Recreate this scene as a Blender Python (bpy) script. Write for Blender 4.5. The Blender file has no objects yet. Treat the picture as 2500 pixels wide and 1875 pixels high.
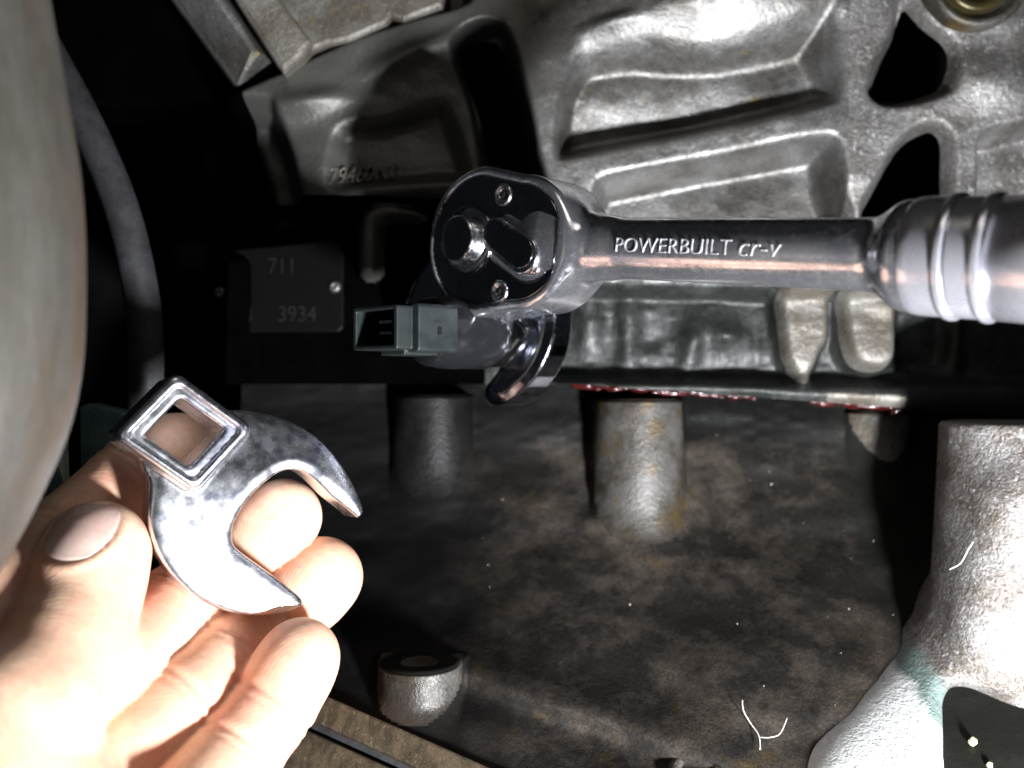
import bpy, math, random
import numpy as np
from mathutils import Vector, Matrix
# units: 1 Blender unit = 1 cm
sc = bpy.context.scene
sc.unit_settings.scale_length = 0.01
F = 2430.0                       # focal length in photo pixels (2500 px wide)
FOCUS = 19.6

# ------------------------------------------------------------------ camera
cam = bpy.data.cameras.new("camera"); camo = bpy.data.objects.new("camera", cam)
sc.collection.objects.link(camo); sc.camera = camo
camo.location = (0, 0, 0); camo.rotation_euler = (math.radians(90), 0, 0)
cam.sensor_width = 36; cam.lens = 36 * F / 2500
cam.clip_start = 0.1; cam.clip_end = 500
cam.dof.use_dof = True; cam.dof.focus_distance = FOCUS; cam.dof.aperture_fstop = 0.13

# ------------------------------------------------------------------ world and lamps
w = bpy.data.worlds.new("World"); sc.world = w; w.use_nodes = True
bg = w.node_tree.nodes["Background"]; bg.inputs[0].default_value = (0.75, 0.85, 1.0, 1); bg.inputs[1].default_value = 0.014

def lamp(name, loc, target, size, power, col, spread=180, size_y=None):
    l = bpy.data.lights.new(name, 'AREA'); l.shape = 'ELLIPSE' if size_y else 'DISK'; l.size = size
    if size_y: l.size_y = size_y
    l.energy = power; l.color = col; l.spread = math.radians(spread)
    o = bpy.data.objects.new(name, l); sc.collection.objects.link(o)
    o.location = loc
    d = Vector(target) - Vector(loc)
    o.rotation_euler = d.to_track_quat('-Z', 'Y').to_euler()
    return o
lamp("work_light", (10.5, 3.5, -11.5), (2.5, 23, 1.0), 2.8, 17500, (0.94, 0.96, 1.0), 150)
lamp("shop_light", (0.0, 6.0, 20.0), (1, 22, 1), 9.0, 420, (1.0, 0.92, 0.80), 180)
sc.view_settings.view_transform = 'Standard'; sc.view_settings.look = 'None'
sc.view_settings.exposure = 0.0; sc.view_settings.gamma = 1.0

# ------------------------------------------------------------------ helpers
def P(px, py, Y): return np.array([(px - 1250) / F * Y, Y, (937.5 - py) / F * Y])
def link(o): sc.collection.objects.link(o); return o
def thing(name, label, cat, loc=(0, 0, 0), matrix=None, group=None):
    o = link(bpy.data.objects.new(name, None)); o.empty_display_size = 0.5
    if matrix is not None: o.matrix_world = matrix
    else: o.location = loc
    o['label'] = label; o['category'] = cat
    if group: o['group'] = group
    return o
def tag(o, label, cat, group=None, kind=None):
    if label: o['label'] = label
    if cat: o['category'] = cat
    if group: o['group'] = group
    if kind: o['kind'] = kind
    return o
def base_of(o):
    v = Vector((0, 0, 0))
    while o is not None: v = v + o.location; o = o.parent
    return v
def mesh_obj(name, V, faces, mat, parent=None, normals=None, local=False, smooth=True):
    V = np.asarray(V, dtype=np.float32)
    if parent is not None and not local:
        V = V - np.array(base_of(parent), dtype=np.float32)
    me = bpy.data.meshes.new(name)
    if isinstance(faces, np.ndarray):
        n = len(faces); k = faces.shape[1]
        me.vertices.add(len(V)); me.vertices.foreach_set("co", V.ravel())
        me.loops.add(n * k); me.loops.foreach_set("vertex_index", faces.ravel().astype(np.int32))
        me.polygons.add(n); me.polygons.foreach_set("loop_start", np.arange(0, n * k, k, dtype=np.int32))
        me.update(calc_edges=True)
    else:
        me.from_pydata([tuple(map(float, v)) for v in V], [], [tuple(f) for f in faces]); me.update()
    me.validate()
    if smooth: me.polygons.foreach_set("use_smooth", np.ones(len(me.polygons), dtype=bool))
    if normals is not None:
        me.normals_split_custom_set_from_vertices(np.asarray(normals, dtype=np.float32))
    me.materials.append(mat)
    o = link(bpy.data.objects.new(name, me))
    if parent is not None: o.parent = parent
    return o

# ---- implicit surfaces (surface nets)
def sdf_mesh(f, lo, hi, res, newton=3):
    lo = np.array(lo, float); hi = np.array(hi, float)
    n = np.ceil((hi - lo) / res).astype(int) + 1
    ax = [(lo[i] + np.arange(n[i]) * res).astype(np.float32) for i in range(3)]
    X, Y, Z = ax[0][:, None, None], ax[1][None, :, None], ax[2][None, None, :]
    D = np.broadcast_to(f(X, Y, Z), tuple(n)).astype(np.float32)
    ins = D < 0
    cnt = np.zeros(tuple(n - 1), np.int8)
    for a in (0, 1):
        for b in (0, 1):
            for c in (0, 1):
                cnt += ins[a:n[0]-1+a, b:n[1]-1+b, c:n[2]-1+c]
    act = (cnt > 0) & (cnt < 8)
    I, J, K = np.nonzero(act); N = len(I)
    idx = -np.ones(act.shape, np.int64); idx[I, J, K] = np.arange(N)
    acc = np.zeros((N, 3)); m = np.zeros(N)
    C = [(a, b, c) for a in (0, 1) for b in (0, 1) for c in (0, 1)]
    for p in C:
        for ax_ in range(3):
            if p[ax_] == 1: continue
            q = list(p); q[ax_] = 1
            dp = D[I + p[0], J + p[1], K + p[2]]; dq = D[I + q[0], J + q[1], K + q[2]]
            cr = (dp < 0) != (dq < 0)
            t = np.where(cr, dp / np.where(cr, dp - dq, 1), 0)
            pt = np.array(p, float)[None, :] + t[:, None] * (np.array(q) - np.array(p))[None, :]
            acc += np.where(cr[:, None], pt, 0); m += cr
    V = lo + (np.stack([I, J, K], 1) + acc / m[:, None]) * res
    quads = []
    for a in range(3):
        b, c = (a + 1) % 3, (a + 2) % 3
        s0 = [slice(None)] * 3; s1 = [slice(None)] * 3
        s0[a] = slice(0, n[a] - 1); s1[a] = slice(1, n[a])
        ch = ins[tuple(s0)] != ins[tuple(s1)]
        e = np.stack(np.nonzero(ch), 1)
        ok = (e[:, b] > 0) & (e[:, c] > 0) & (e[:, b] < n[b] - 1) & (e[:, c] < n[c] - 1)
        e = e[ok]; flip = ins[tuple(s0)][tuple(e.T)]
        def cell(db, dc):
            g = e.copy(); g[:, b] -= db; g[:, c] -= dc
            return idx[g[:, 0], g[:, 1], g[:, 2]]
        q = np.stack([cell(1, 1), cell(0, 1), cell(0, 0), cell(1, 0)], 1)
        q[~flip] = q[~flip][:, ::-1]
        quads.append(q)
    Q = np.concatenate(quads)
    Q = Q[(Q >= 0).all(1)]
    def ff(v): return np.asarray(f(v[:, 0], v[:, 1], v[:, 2]), float)
    def grad(v, e):
        return np.stack([ff(v + np.eye(3)[i] * e) - ff(v - np.eye(3)[i] * e) for i in range(3)], 1) / (2 * e)
    for _ in range(newton):
        g = grad(V, res * .3); l = (g * g).sum(1) + 1e-9
        step = -(ff(V) / l)[:, None] * g
        ln = np.linalg.norm(step, axis=1, keepdims=True) + 1e-9
        V = V + step * np.minimum(1, res * .5 / ln)
    g = grad(V, res * .5); g /= np.linalg.norm(g, axis=1, keepdims=True) + 1e-9
    return V, Q, g
def smin(a, b, k):
    h = np.maximum(k - np.abs(a - b), 0) / k
    return np.minimum(a, b) - h * h * k * .25
def smax(a, b, k): return -smin(-a, -b, k)
def cone(x, y, z, a, b, ra, rb):
    a = np.asarray(a, float); d = np.asarray(b, float) - a; L = float(d @ d)
    px, py, pz = x - a[0], y - a[1], z - a[2]
    h = np.clip((px * d[0] + py * d[1] + pz * d[2]) / L, 0, 1)
    return np.sqrt((px - h*d[0])**2 + (py - h*d[1])**2 + (pz - h*d[2])**2) - (ra + (rb - ra) * h)
def catmull(Pts, n=4, closed=True):
    Pts = np.asarray(Pts, float); m = len(Pts); out = []
    rng = range(m) if closed else range(m - 1)
    for i in rng:
        if closed: p0, p1, p2, p3 = Pts[(i-1) % m], Pts[i], Pts[(i+1) % m], Pts[(i+2) % m]
        else: p0, p1, p2, p3 = Pts[max(i-1, 0)], Pts[i], Pts[i+1], Pts[min(i+2, m-1)]
        for t in np.arange(n) / n:
            out.append(.5 * ((2*p1) + (p2-p0)*t + (2*p0-5*p1+4*p2-p3)*t*t + (3*p1-p0-3*p2+p3)*t**3))
    if not closed: out.append(Pts[-1])
    return np.array(out)
def poly_sdf(Pg, x, y):
    d = None; inside = None
    n = len(Pg)
    for i in range(n):
        a = Pg[i]; b = Pg[(i + 1) % n]; e = b - a
        wx, wy = x - a[0], y - a[1]
        h = np.clip((wx*e[0] + wy*e[1]) / (e @ e + 1e-12), 0, 1)
        dd = (wx - e[0]*h)**2 + (wy - e[1]*h)**2
        c = ((a[1] > y) != (b[1] > y)) & (x < (b[0]-a[0]) * (y - a[1]) / (b[1]-a[1] + 1e-12) + a[0])
        if d is None: d, inside = dd, c
        else: d = np.minimum(d, dd); inside = inside ^ c
    return np.where(inside, -1, 1) * np.sqrt(d)
def extrude(d2, z, z0, z1, r):
    """2-D distance swept from z0 to z1 with rounded edges of radius r"""
    wz = np.abs(z - (z0 + z1) / 2) - (z1 - z0) / 2 + r
    d = d2 + r
    return np.minimum(np.maximum(d, wz), 0) + np.sqrt(np.maximum(d, 0)**2 + np.maximum(wz, 0)**2) - r

# ---- plain meshes
def lathe(profile, n=48):
    """profile: list of (radius, height) along +Z, returns V, faces"""
    V = []; Fc = []
    for r, h in profile:
        for k in range(n):
            t = 2*math.pi*k/n; V.append((r*math.cos(t), r*math.sin(t), h))
    m = len(profile)
    for i in range(m - 1):
        for k in range(n):
            k2 = (k+1) % n; Fc.append((i*n+k, i*n+k2, (i+1)*n+k2, (i+1)*n+k))
    return np.array(V), np.array(Fc)
def frame(z, x=None):
    z = np.array(z, float); z /= np.linalg.norm(z)
    if x is None: x = np.array([1., 0, 0]) if abs(z[0]) < .8 else np.array([0, 0, 1.])
    x = np.array(x, float); x -= z * (x @ z); x /= np.linalg.norm(x)
    return np.stack([x, np.cross(z, x), z], 1)      # columns
def tube(path, radii, n=24, caps=True):
    path = np.asarray(path, float); m = len(path)
    if np.isscalar(radii): radii = [radii] * m
    T = np.gradient(path, axis=0); T /= np.linalg.norm(T, axis=1, keepdims=True)
    ref = np.array([0.3, 1, .2]); V = []; Fc = []
    for i in range(m):
        u = ref - T[i] * (ref @ T[i]); u /= np.linalg.norm(u); v = np.cross(T[i], u); ref = u
        for k in range(n):
            t = 2*math.pi*k/n; V.append(path[i] + radii[i] * (math.cos(t)*u + math.sin(t)*v))
    for i in range(m-1):
        for k in range(n):
            k2 = (k+1) % n; Fc.append((i*n+k, i*n+k2, (i+1)*n+k2, (i+1)*n+k))
    if caps:
        Fc = [tuple(f) for f in Fc] + [tuple(range(n))[::-1], tuple((m-1)*n + k for k in range(n))]
        return np.array(V), Fc
    return np.array(V), np.array(Fc)
def prism(outline, depth_vec, bevel=0.0):
    """closed outline of 3-D points (front), extruded by depth_vec; front edge chamfered by bevel"""
    A = np.asarray(outline, float); d = np.asarray(depth_vec, float); n = len(A)
    c = A.mean(0); dn = d / np.linalg.norm(d)
    rings = []
    if bevel > 0:
        s = []
        for i in range(n):
            e0 = A[i]-A[i-1]; e1 = A[(i+1) % n]-A[i]
            e0 /= np.linalg.norm(e0); e1 /= np.linalg.norm(e1)
            n0 = np.cross(e0, dn); n1 = np.cross(e1, dn); b = n0+n1; b /= np.linalg.norm(b)
            if b @ (c - A[i]) < 0: b = -b
            s.append(A[i] + b*bevel/max(.4, abs(b @ n0)))
        s = np.array(s)
        rings = [s, (s*.3 + A*.7) + dn*bevel*.3, A + dn*bevel, A + d]
    else: rings = [A, A + d]
    V = np.concatenate(rings); Fc = [tuple(range(n))]
    for r in range(len(rings)-1):
        for i in range(n):
            j = (i+1) % n; Fc.append((r*n+i, (r+1)*n+i, (r+1)*n+j, r*n+j))
    Fc.append(tuple((len(rings)-1)*n + i for i in range(n))[::-1])
    return V, Fc
def text_mesh(s, shear=0.0, extrude_=0.02, offset=0.0, res=3):
    cu = bpy.data.curves.new("txt", 'FONT'); cu.body = s; cu.size = 1; cu.extrude = extrude_; cu.shear = shear
    cu.offset = offset; cu.resolution_u = res
    o = link(bpy.data.objects.new("txt", cu)); dg = bpy.context.evaluated_depsgraph_get(); dg.update()
    me = o.evaluated_get(dg).to_mesh()
    V = np.array([v.co[:] for v in me.vertices]); Fc = [tuple(p.vertices) for p in me.polygons]
    o.evaluated_get(dg).to_mesh_clear(); bpy.data.objects.remove(o); bpy.data.curves.remove(cu)
    return V, Fc
def fit(V, x0, x1, y0, y1):
    a = V.min(0); b = V.max(0); W = V.copy()
    W[:, 0] = x0 + (V[:, 0]-a[0])/(b[0]-a[0])*(x1-x0); W[:, 1] = y0 + (V[:, 1]-a[1])/(b[1]-a[1])*(y1-y0)
    return W

# ------------------------------------------------------------------ materials
def material(name, c1, c2=None, c3=None, scale=.5, lo=.4, hi=.6, scale3=3.0, lo3=.6, hi3=.7, metallic=0.0, rough=(.4, .6), rscale=4.0,
             bumps=(), sss=0.0, spec=.5, coat=0.0, stretch=None, detail=6, fine=0.25, fscale=18, rgh=.6):
    m = bpy.data.materials.new(name); m.use_nodes = True; nt = m.node_tree; N = nt.nodes; L = nt.links
    b = N["Principled BSDF"]
    tc = N.new("ShaderNodeTexCoord"); mp = N.new("ShaderNodeMapping"); L.new(tc.outputs["Object"], mp.inputs[0])
    if stretch: mp.inputs["Scale"].default_value = stretch
    def noise(s, det=5, rgh=.6):
        n = N.new("ShaderNodeTexNoise"); n.inputs["Scale"].default_value = s; n.inputs["Detail"].default_value = det
        n.inputs["Roughness"].default_value = rgh; L.new(mp.outputs[0], n.inputs["Vector"]); return n.outputs["Fac"]
    def ramp(src, l, h, o0=0.0, o1=1.0):
        r = N.new("ShaderNodeMapRange"); r.inputs[1].default_value = l; r.inputs[2].default_value = h
        r.inputs[3].default_value = o0; r.inputs[4].default_value = o1; L.new(src, r.inputs[0]); return r.outputs[0]
    def mix(a, bb, fac):
        x = N.new("ShaderNodeMix"); x.data_type = 'RGBA'
        for v, s in ((a, x.inputs[6]), (bb, x.inputs[7])):
            if isinstance(v, tuple): s.default_value = (*v, 1)
            else: L.new(v, s)
        L.new(fac, x.inputs[0]); return x.outputs[2]
    col = c1
    if c2: col = mix(col, c2, ramp(noise(scale, 10 if rgh > .6 else detail, rgh), lo, hi))
    if c3: col = mix(col, c3, ramp(noise(scale3, 3), lo3, hi3))
    if fine:
        hsv = N.new("ShaderNodeHueSaturation"); L.new(ramp(noise(fscale, 3), .3, .7, 1-fine, 1+fine), hsv.inputs["Value"])
        if isinstance(col, tuple): hsv.inputs["Color"].default_value = (*col, 1)
        else: L.new(col, hsv.inputs["Color"])
        col = hsv.outputs[0]
    if isinstance(col, tuple): b.inputs["Base Color"].default_value = (*col, 1)
    else: L.new(col, b.inputs["Base Color"])
    b.inputs["Metallic"].default_value = metallic
    L.new(ramp(noise(rscale, 4), .35, .65, rough[0], rough[1]), b.inputs["Roughness"])
    b.inputs["Specular IOR Level"].default_value = spec
    b.inputs["Coat Weight"].default_value = coat
    if sss:
        b.inputs["Subsurface Weight"].default_value = sss; b.inputs["Subsurface Radius"].default_value = (.22, .08, .04)
        b.inputs["Subsurface Scale"].default_value = 1.0
    prev = None
    for s, strength, dist in bumps:
        bp = N.new("ShaderNodeBump"); bp.inputs["Strength"].default_value = strength; bp.inputs["Distance"].default_value = dist
        L.new(noise(s, 4), bp.inputs["Height"])
        if prev: L.new(prev, bp.inputs["Normal"])
        prev = bp.outputs[0]
    if prev: L.new(prev, b.inputs["Normal"])
    return m

M = {}
M['alu'] = material('cast_aluminium', (.20, .196, .19), (.10, .094, .085), (.23, .18, .07), scale=.55, lo=.42, hi=.62, scale3=1.6, lo3=.68, hi3=.76,
                    metallic=.7, rough=(.32, .50), bumps=((2.2, .25, .10), (9, .35, .05), (28, .45, .02)), fine=.35)
def side_darken(m, x0, x1, col, metal, rough, zb=None):
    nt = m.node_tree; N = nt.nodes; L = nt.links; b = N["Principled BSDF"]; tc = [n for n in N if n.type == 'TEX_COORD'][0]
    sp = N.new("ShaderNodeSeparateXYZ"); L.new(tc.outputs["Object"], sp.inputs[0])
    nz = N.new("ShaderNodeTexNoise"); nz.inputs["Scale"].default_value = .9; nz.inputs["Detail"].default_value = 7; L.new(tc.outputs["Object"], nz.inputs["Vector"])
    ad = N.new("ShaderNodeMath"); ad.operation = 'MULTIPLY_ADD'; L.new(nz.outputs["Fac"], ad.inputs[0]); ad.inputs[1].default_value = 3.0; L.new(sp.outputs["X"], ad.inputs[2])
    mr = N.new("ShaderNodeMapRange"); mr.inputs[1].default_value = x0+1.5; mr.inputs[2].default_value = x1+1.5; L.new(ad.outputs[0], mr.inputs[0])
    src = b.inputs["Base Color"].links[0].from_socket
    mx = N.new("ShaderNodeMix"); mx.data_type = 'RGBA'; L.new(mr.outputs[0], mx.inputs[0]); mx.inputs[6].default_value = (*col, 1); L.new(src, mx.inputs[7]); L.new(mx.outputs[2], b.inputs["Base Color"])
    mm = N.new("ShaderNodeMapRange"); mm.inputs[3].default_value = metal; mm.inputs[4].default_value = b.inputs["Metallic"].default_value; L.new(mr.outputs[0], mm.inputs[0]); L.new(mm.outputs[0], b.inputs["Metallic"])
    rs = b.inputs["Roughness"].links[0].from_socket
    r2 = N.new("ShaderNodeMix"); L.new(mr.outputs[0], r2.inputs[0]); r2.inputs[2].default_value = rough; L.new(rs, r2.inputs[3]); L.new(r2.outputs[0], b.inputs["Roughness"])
side_darken(M['alu'], -3.6, -1.6, (.10, .10, .092), .5, .40)  # casing turns darker and less metallic towards the left
M['rough_alu'] = material('rough_cast_aluminium', (.24, .232, .225), (.14, .13, .118), (.36, .36, .37), scale=.8, scale3=6, lo3=.6, hi3=.7,
                    metallic=.6, rough=(.28, .48), bumps=((8, .5, .05), (19, .7, .03)), fine=.4, fscale=12)
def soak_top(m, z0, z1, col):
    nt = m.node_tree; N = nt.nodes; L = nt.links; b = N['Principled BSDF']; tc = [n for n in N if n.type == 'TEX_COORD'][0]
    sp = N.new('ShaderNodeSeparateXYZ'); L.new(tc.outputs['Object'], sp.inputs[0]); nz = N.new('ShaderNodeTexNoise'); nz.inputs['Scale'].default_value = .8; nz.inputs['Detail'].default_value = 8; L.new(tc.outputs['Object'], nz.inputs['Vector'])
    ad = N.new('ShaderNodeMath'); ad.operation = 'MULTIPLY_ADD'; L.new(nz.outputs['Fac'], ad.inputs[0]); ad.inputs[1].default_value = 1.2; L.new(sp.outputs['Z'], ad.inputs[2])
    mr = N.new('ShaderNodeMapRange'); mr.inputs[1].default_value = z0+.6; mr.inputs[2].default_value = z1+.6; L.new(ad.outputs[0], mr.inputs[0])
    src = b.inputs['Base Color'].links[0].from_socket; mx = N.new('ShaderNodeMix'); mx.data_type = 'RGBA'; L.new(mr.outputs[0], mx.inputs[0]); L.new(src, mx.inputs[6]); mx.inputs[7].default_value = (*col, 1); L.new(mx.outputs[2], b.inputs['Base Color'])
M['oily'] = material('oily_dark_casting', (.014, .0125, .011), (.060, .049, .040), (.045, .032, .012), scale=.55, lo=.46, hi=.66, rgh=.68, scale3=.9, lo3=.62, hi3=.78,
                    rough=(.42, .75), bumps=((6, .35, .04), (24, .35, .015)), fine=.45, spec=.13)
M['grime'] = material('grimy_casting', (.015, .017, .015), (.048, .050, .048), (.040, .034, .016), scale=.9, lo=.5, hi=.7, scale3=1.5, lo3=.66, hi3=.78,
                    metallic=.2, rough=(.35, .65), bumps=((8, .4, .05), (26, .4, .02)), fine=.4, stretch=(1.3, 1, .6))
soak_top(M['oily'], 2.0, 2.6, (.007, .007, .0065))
side_darken(M['oily'], -6.0, -2.6, (.003, .003, .003), 0, .7)  # left end of the crankcase painted near black in place of shade
M['pillar'] = material('scuffed_casting', (.19, .182, .162), (.115, .10, .08), (.21, .165, .06), scale=1.0, scale3=2.0, lo3=.66, hi3=.78,
                    metallic=.35, rough=(.25, .5), bumps=((8, .6, .05), (22, .6, .03)), fine=.35)
M['boss'] = material('worn_boss_metal', (.085, .08, .074), (.032, .027, .02), (.08, .052, .015), scale=.9, lo=.42, hi=.60, scale3=1.2, lo3=.55, hi3=.75,
                    metallic=.2, rough=(.3, .5), bumps=((10, .5, .04), (26, .5, .02)), fine=.4)
M['tin'] = material('dulled_dark_plate', (.004, .004, .004), metallic=.15, spec=.06, rough=(.4, .5), fine=.15)
M['stamp'] = material('dull_stamped_metal', (.018, .018, .018), metallic=.4, spec=.2, rough=(.4, .5), fine=.2)
M['stamp2'] = material('shade_painted_boss', (.012, .0115, .011), (.006, .006, .0055), scale=.8, spec=.25, metallic=.2, rough=(.35, .5), bumps=((10, .4, .04), (26, .4, .02)), fine=.4)  # near-black colour stands in for the shadow cast on this boss
M['dark'] = material('near_black_casting', (.0012, .0012, .0012), (.0008, .0008, .0008), scale=.7, spec=.0, rough=(.5, .65), bumps=((9, .3, .04), (28, .3, .015)), fine=.3)
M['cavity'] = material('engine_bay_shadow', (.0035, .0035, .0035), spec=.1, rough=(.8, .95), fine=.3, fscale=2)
M['chrome'] = material('polished_chrome', (.70, .71, .75), (.58, .59, .64), scale=1.5, metallic=.92, rough=(.10, .28), rscale=7, bumps=((5, .05, .02), (34, .10, .01)), fine=.12)
M['mirror'] = material('dark_mirror_chrome', (.40, .41, .46), (.33, .34, .39), scale=1.5, metallic=1, rough=(.09, .17), rscale=5, fine=.08)
M['grip'] = material('brushed_chrome_grip', (.62, .62, .66), (.52, .52, .57), scale=1.5, metallic=.74, rough=(.18, .28), rscale=3, bumps=((30, .06, .01),), fine=.1)
M['smudged'] = material('smudged_chrome', (.80, .81, .84), (.60, .62, .76), scale=2.2, lo=.5, hi=.66, metallic=1, rough=(.21, .30), rscale=4,
                        bumps=((3, .04, .03), (45, .05, .010)), fine=.04)
M['satin'] = material('satin_chrome', (.62, .62, .65), metallic=1, rough=(.16, .34), rscale=6, bumps=((26, .15, .012),), fine=.1)
M['plate'] = material('scratched_steel_plate', (.34, .35, .37), (.26, .27, .29), metallic=1, rough=(.10, .2), rscale=5, bumps=((16, .05, .01),), stretch=(1, 1, 5), fine=.1)
M['letter'] = material('pale_stamped_letters', (.55, .55, .58), metallic=.5, rough=(.3, .5), fine=.1)
M['plastic'] = material('grey_blue_plastic', (.009, .0095, .011), (.012, .0125, .014), rough=(.18, .24), spec=.3, bumps=((30, .12, .01),), fine=.12)
M['plastic2'] = material('grey_green_plastic', (.010, .014, .015), (.013, .017, .017), rough=(.4, .55), bumps=((30, .2, .01),), fine=.15)
M['rubber'] = material('dusty_black_rubber', (.020, .020, .022), (.036, .036, .040), scale=1.2, rough=(.55, .8), bumps=((20, .3, .02),), fine=.3)
M['black'] = material('black_void', (.004, .004, .004), rough=(.6, .8), fine=0)
M['pipe'] = material('heat_stained_pipe', (.094, .087, .075), (.070, .063, .051), (.090, .056, .034), scale=.8, scale3=.6, lo3=.5, hi3=.75, metallic=.35,
                     rough=(.55, .68), bumps=((2.5, .25, .06), (14, .15, .02),), fine=.12, stretch=(1.6, 1.6, .35), fscale=9)
M['teal'] = material('teal_painted_metal', (.10, .17, .17), (.06, .10, .11), scale=1.4, rough=(.3, .5), bumps=((8, .3, .03),), fine=.25)
M['pale'] = material('pale_green_metal', (.42, .52, .42), (.3, .4, .32), scale=2, rough=(.3, .5), bumps=((12, .3, .02),), fine=.2)
M['white'] = material('white_crusted_metal', (.80, .82, .80), (.62, .68, .64), scale=1.2, rough=(.45, .7), bumps=((8, .4, .04), (22, .5, .02)), fine=.15)
M['tan'] = material('tan_machined_edge', (.095, .072, .044), (.045, .035, .022), (.15, .115, .07), scale=1.5, scale3=5, rough=(.35, .55), metallic=.3,
                    bumps=((18, .5, .03),), stretch=(3, 3, .8), fine=.35)
M['brass'] = material('yellow_zinc', (.09, .07, .025), (.06, .05, .02), metallic=.6, rough=(.25, .4), fine=.2)
M['sealant'] = material('dark_red_sealant', (.030, .003, .003), (.05, .006, .005), scale=3, rough=(.12, .25), bumps=((9, .5, .04),), fine=.3, coat=.3)
M['lint'] = material('white_lint', (.75, .75, .72), rough=(.6, .8), fine=.1)
M['crumb'] = material('pale_yellow_grit', (.62, .58, .32), rough=(.6, .8), fine=.2)

def skin_material():
    m = material('skin', (.80, .53, .37), (.77, .40, .28), scale=.9, lo=.4, hi=.65, rough=(.42, .55), rscale=8, sss=.35,
                 bumps=((3.0, .22, .05), (9, .16, .02), (26, .22, .012)), fine=.08, fscale=7, spec=.4)
    nt = m.node_tree; N = nt.nodes; L = nt.links; b = N["Principled BSDF"]
    # grime worked into the thumb and its knuckle: shaped stains
    tc = [n for n in N if n.type == 'TEX_COORD'][0]
    src = b.inputs["Base Color"].links[0].from_socket
    for (c, r, col, amt) in ((P(275, 1300, 17.1), .34, (.30, .20, .07), .75), (P(45, 1545, 15.4), .95, (.30, .20, .08), .8),
                             (P(215, 1415, 16.6), .45, (.42, .26, .12), .45), (P(300, 1330, 17.4), .22, (.45, .36, .15), .5)):
        mp = N.new("ShaderNodeVectorMath"); mp.operation = 'DISTANCE'; L.new(tc.outputs["Object"], mp.inputs[0]); mp.inputs[1].default_value = tuple(c)
        nz = N.new("ShaderNodeTexNoise"); nz.inputs["Scale"].default_value = 3.5; nz.inputs["Detail"].default_value = 6; L.new(tc.outputs["Object"], nz.inputs["Vector"])
        ad = N.new("ShaderNodeMath"); ad.operation = 'MULTIPLY_ADD'; L.new(nz.outputs["Fac"], ad.inputs[0]); ad.inputs[1].default_value = 1.2*r; L.new(mp.outputs["Value"], ad.inputs[2])
        mr = N.new("ShaderNodeMapRange"); mr.inputs[1].default_value = r*.7; mr.inputs[2].default_value = r*1.7; mr.inputs[3].default_value = amt; mr.inputs[4].default_value = 0
        L.new(ad.outputs[0], mr.inputs[0])
        mx = N.new("ShaderNodeMix"); mx.data_type = 'RGBA'; L.new(mr.outputs[0], mx.inputs[0]); L.new(src, mx.inputs[6]); mx.inputs[7].default_value = (*col, 1)
        src = mx.outputs[2]
    L.new(src, b.inputs["Base Color"])
    # skin ridges
    wv = N.new("ShaderNodeTexWave"); wv.wave_type = 'RINGS'; wv.rings_direction = 'SPHERICAL'; wv.inputs["Scale"].default_value = 5.5
    wv.inputs["Distortion"].default_value = 2.5; wv.inputs["Detail"].default_value = 1; wv.inputs["Detail Scale"].default_value = .6
    mp = N.new("ShaderNodeMapping"); mp.inputs["Location"].default_value = tuple(-P(600, 1330, 18.8)); L.new(tc.outputs["Object"], mp.inputs[0]); L.new(mp.outputs[0], wv.inputs["Vector"])
    bp = N.new("ShaderNodeBump"); bp.inputs["Strength"].default_value = .10; bp.inputs["Distance"].default_value = .012
    L.new(wv.outputs["Fac"], bp.inputs["Height"]); L.new(b.inputs["Normal"].links[0].from_socket, bp.inputs["Normal"]); L.new(bp.outputs[0], b.inputs["Normal"])
    return m
M['skin'] = skin_material()
M['nail'] = material('fingernail', (.74, .50, .43), (.80, .60, .52), scale=1.2, rough=(.22, .32), sss=.2, fine=.04, bumps=((9, .05, .02),))

def sst(t): t = np.clip(t, 0, 1); return t*t*(3-2*t)

# ------------------------------------------------------------------ backdrop
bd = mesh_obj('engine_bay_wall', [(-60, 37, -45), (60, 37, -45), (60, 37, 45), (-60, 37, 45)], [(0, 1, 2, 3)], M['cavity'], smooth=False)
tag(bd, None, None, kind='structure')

# ------------------------------------------------------------------ gearbox housing (relief of ribs and pockets)
YH = 27.0; PL = 1.2
def W2(pts, h=PL):                                   # photo outline -> wall coordinates at relief height h
    Yd = YH - h
    p = np.asarray(pts, float)
    return np.stack([(p[:, 0]-1250)/F*Yd, (937.5-p[:, 1])/F*Yd], 1)
HRES = .045
hx = np.arange(-9.6, 14.6, HRES); hz = np.arange(-.95, 11.3, HRES)
HX, HZ = np.meshgrid(hx, hz, indexing='ij'); HX = HX.astype(np.float32); HZ = HZ.astype(np.float32)
rnd = np.random.default_rng(3)
def lowfreq(shape, n, amp):
    a = rnd.normal(size=(n, n)); xs = np.linspace(0, n-1.001, shape[0]); ys = np.linspace(0, n-1.001, shape[1])
    xi = xs.astype(int); yi = ys.astype(int); fx = sst(xs-xi)[:, None]; fy = sst(ys-yi)[None, :]
    g = lambda i, j: a[np.ix_(np.minimum(xi+i, n-1), np.minimum(yi+j, n-1))]
    return amp*((g(0,0)*(1-fx)+g(1,0)*fx)*(1-fy)+(g(0,1)*(1-fx)+g(1,1)*fx)*fy)
H = np.full(HX.shape, PL) + lowfreq(HX.shape, 14, .05) + lowfreq(HX.shape, 40, .012)
def pocket(pts, depth, wid, h=PL, smooth=True, ret=False):
    global H
    pg = W2(pts, h); pg = catmull(pg, 3) if smooth else pg
    d = poly_sdf(pg, HX, HZ)
    s = sst(-d/wid)
    H = H - depth*s
    return d
def raised(pts, height, wid, h=PL, smooth=True):
    global H
    pg = W2(pts, h); pg = catmull(pg, 3) if smooth else pg
    d = poly_sdf(pg, HX, HZ); H = H + height*sst(-d/wid + .5); return d
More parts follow.
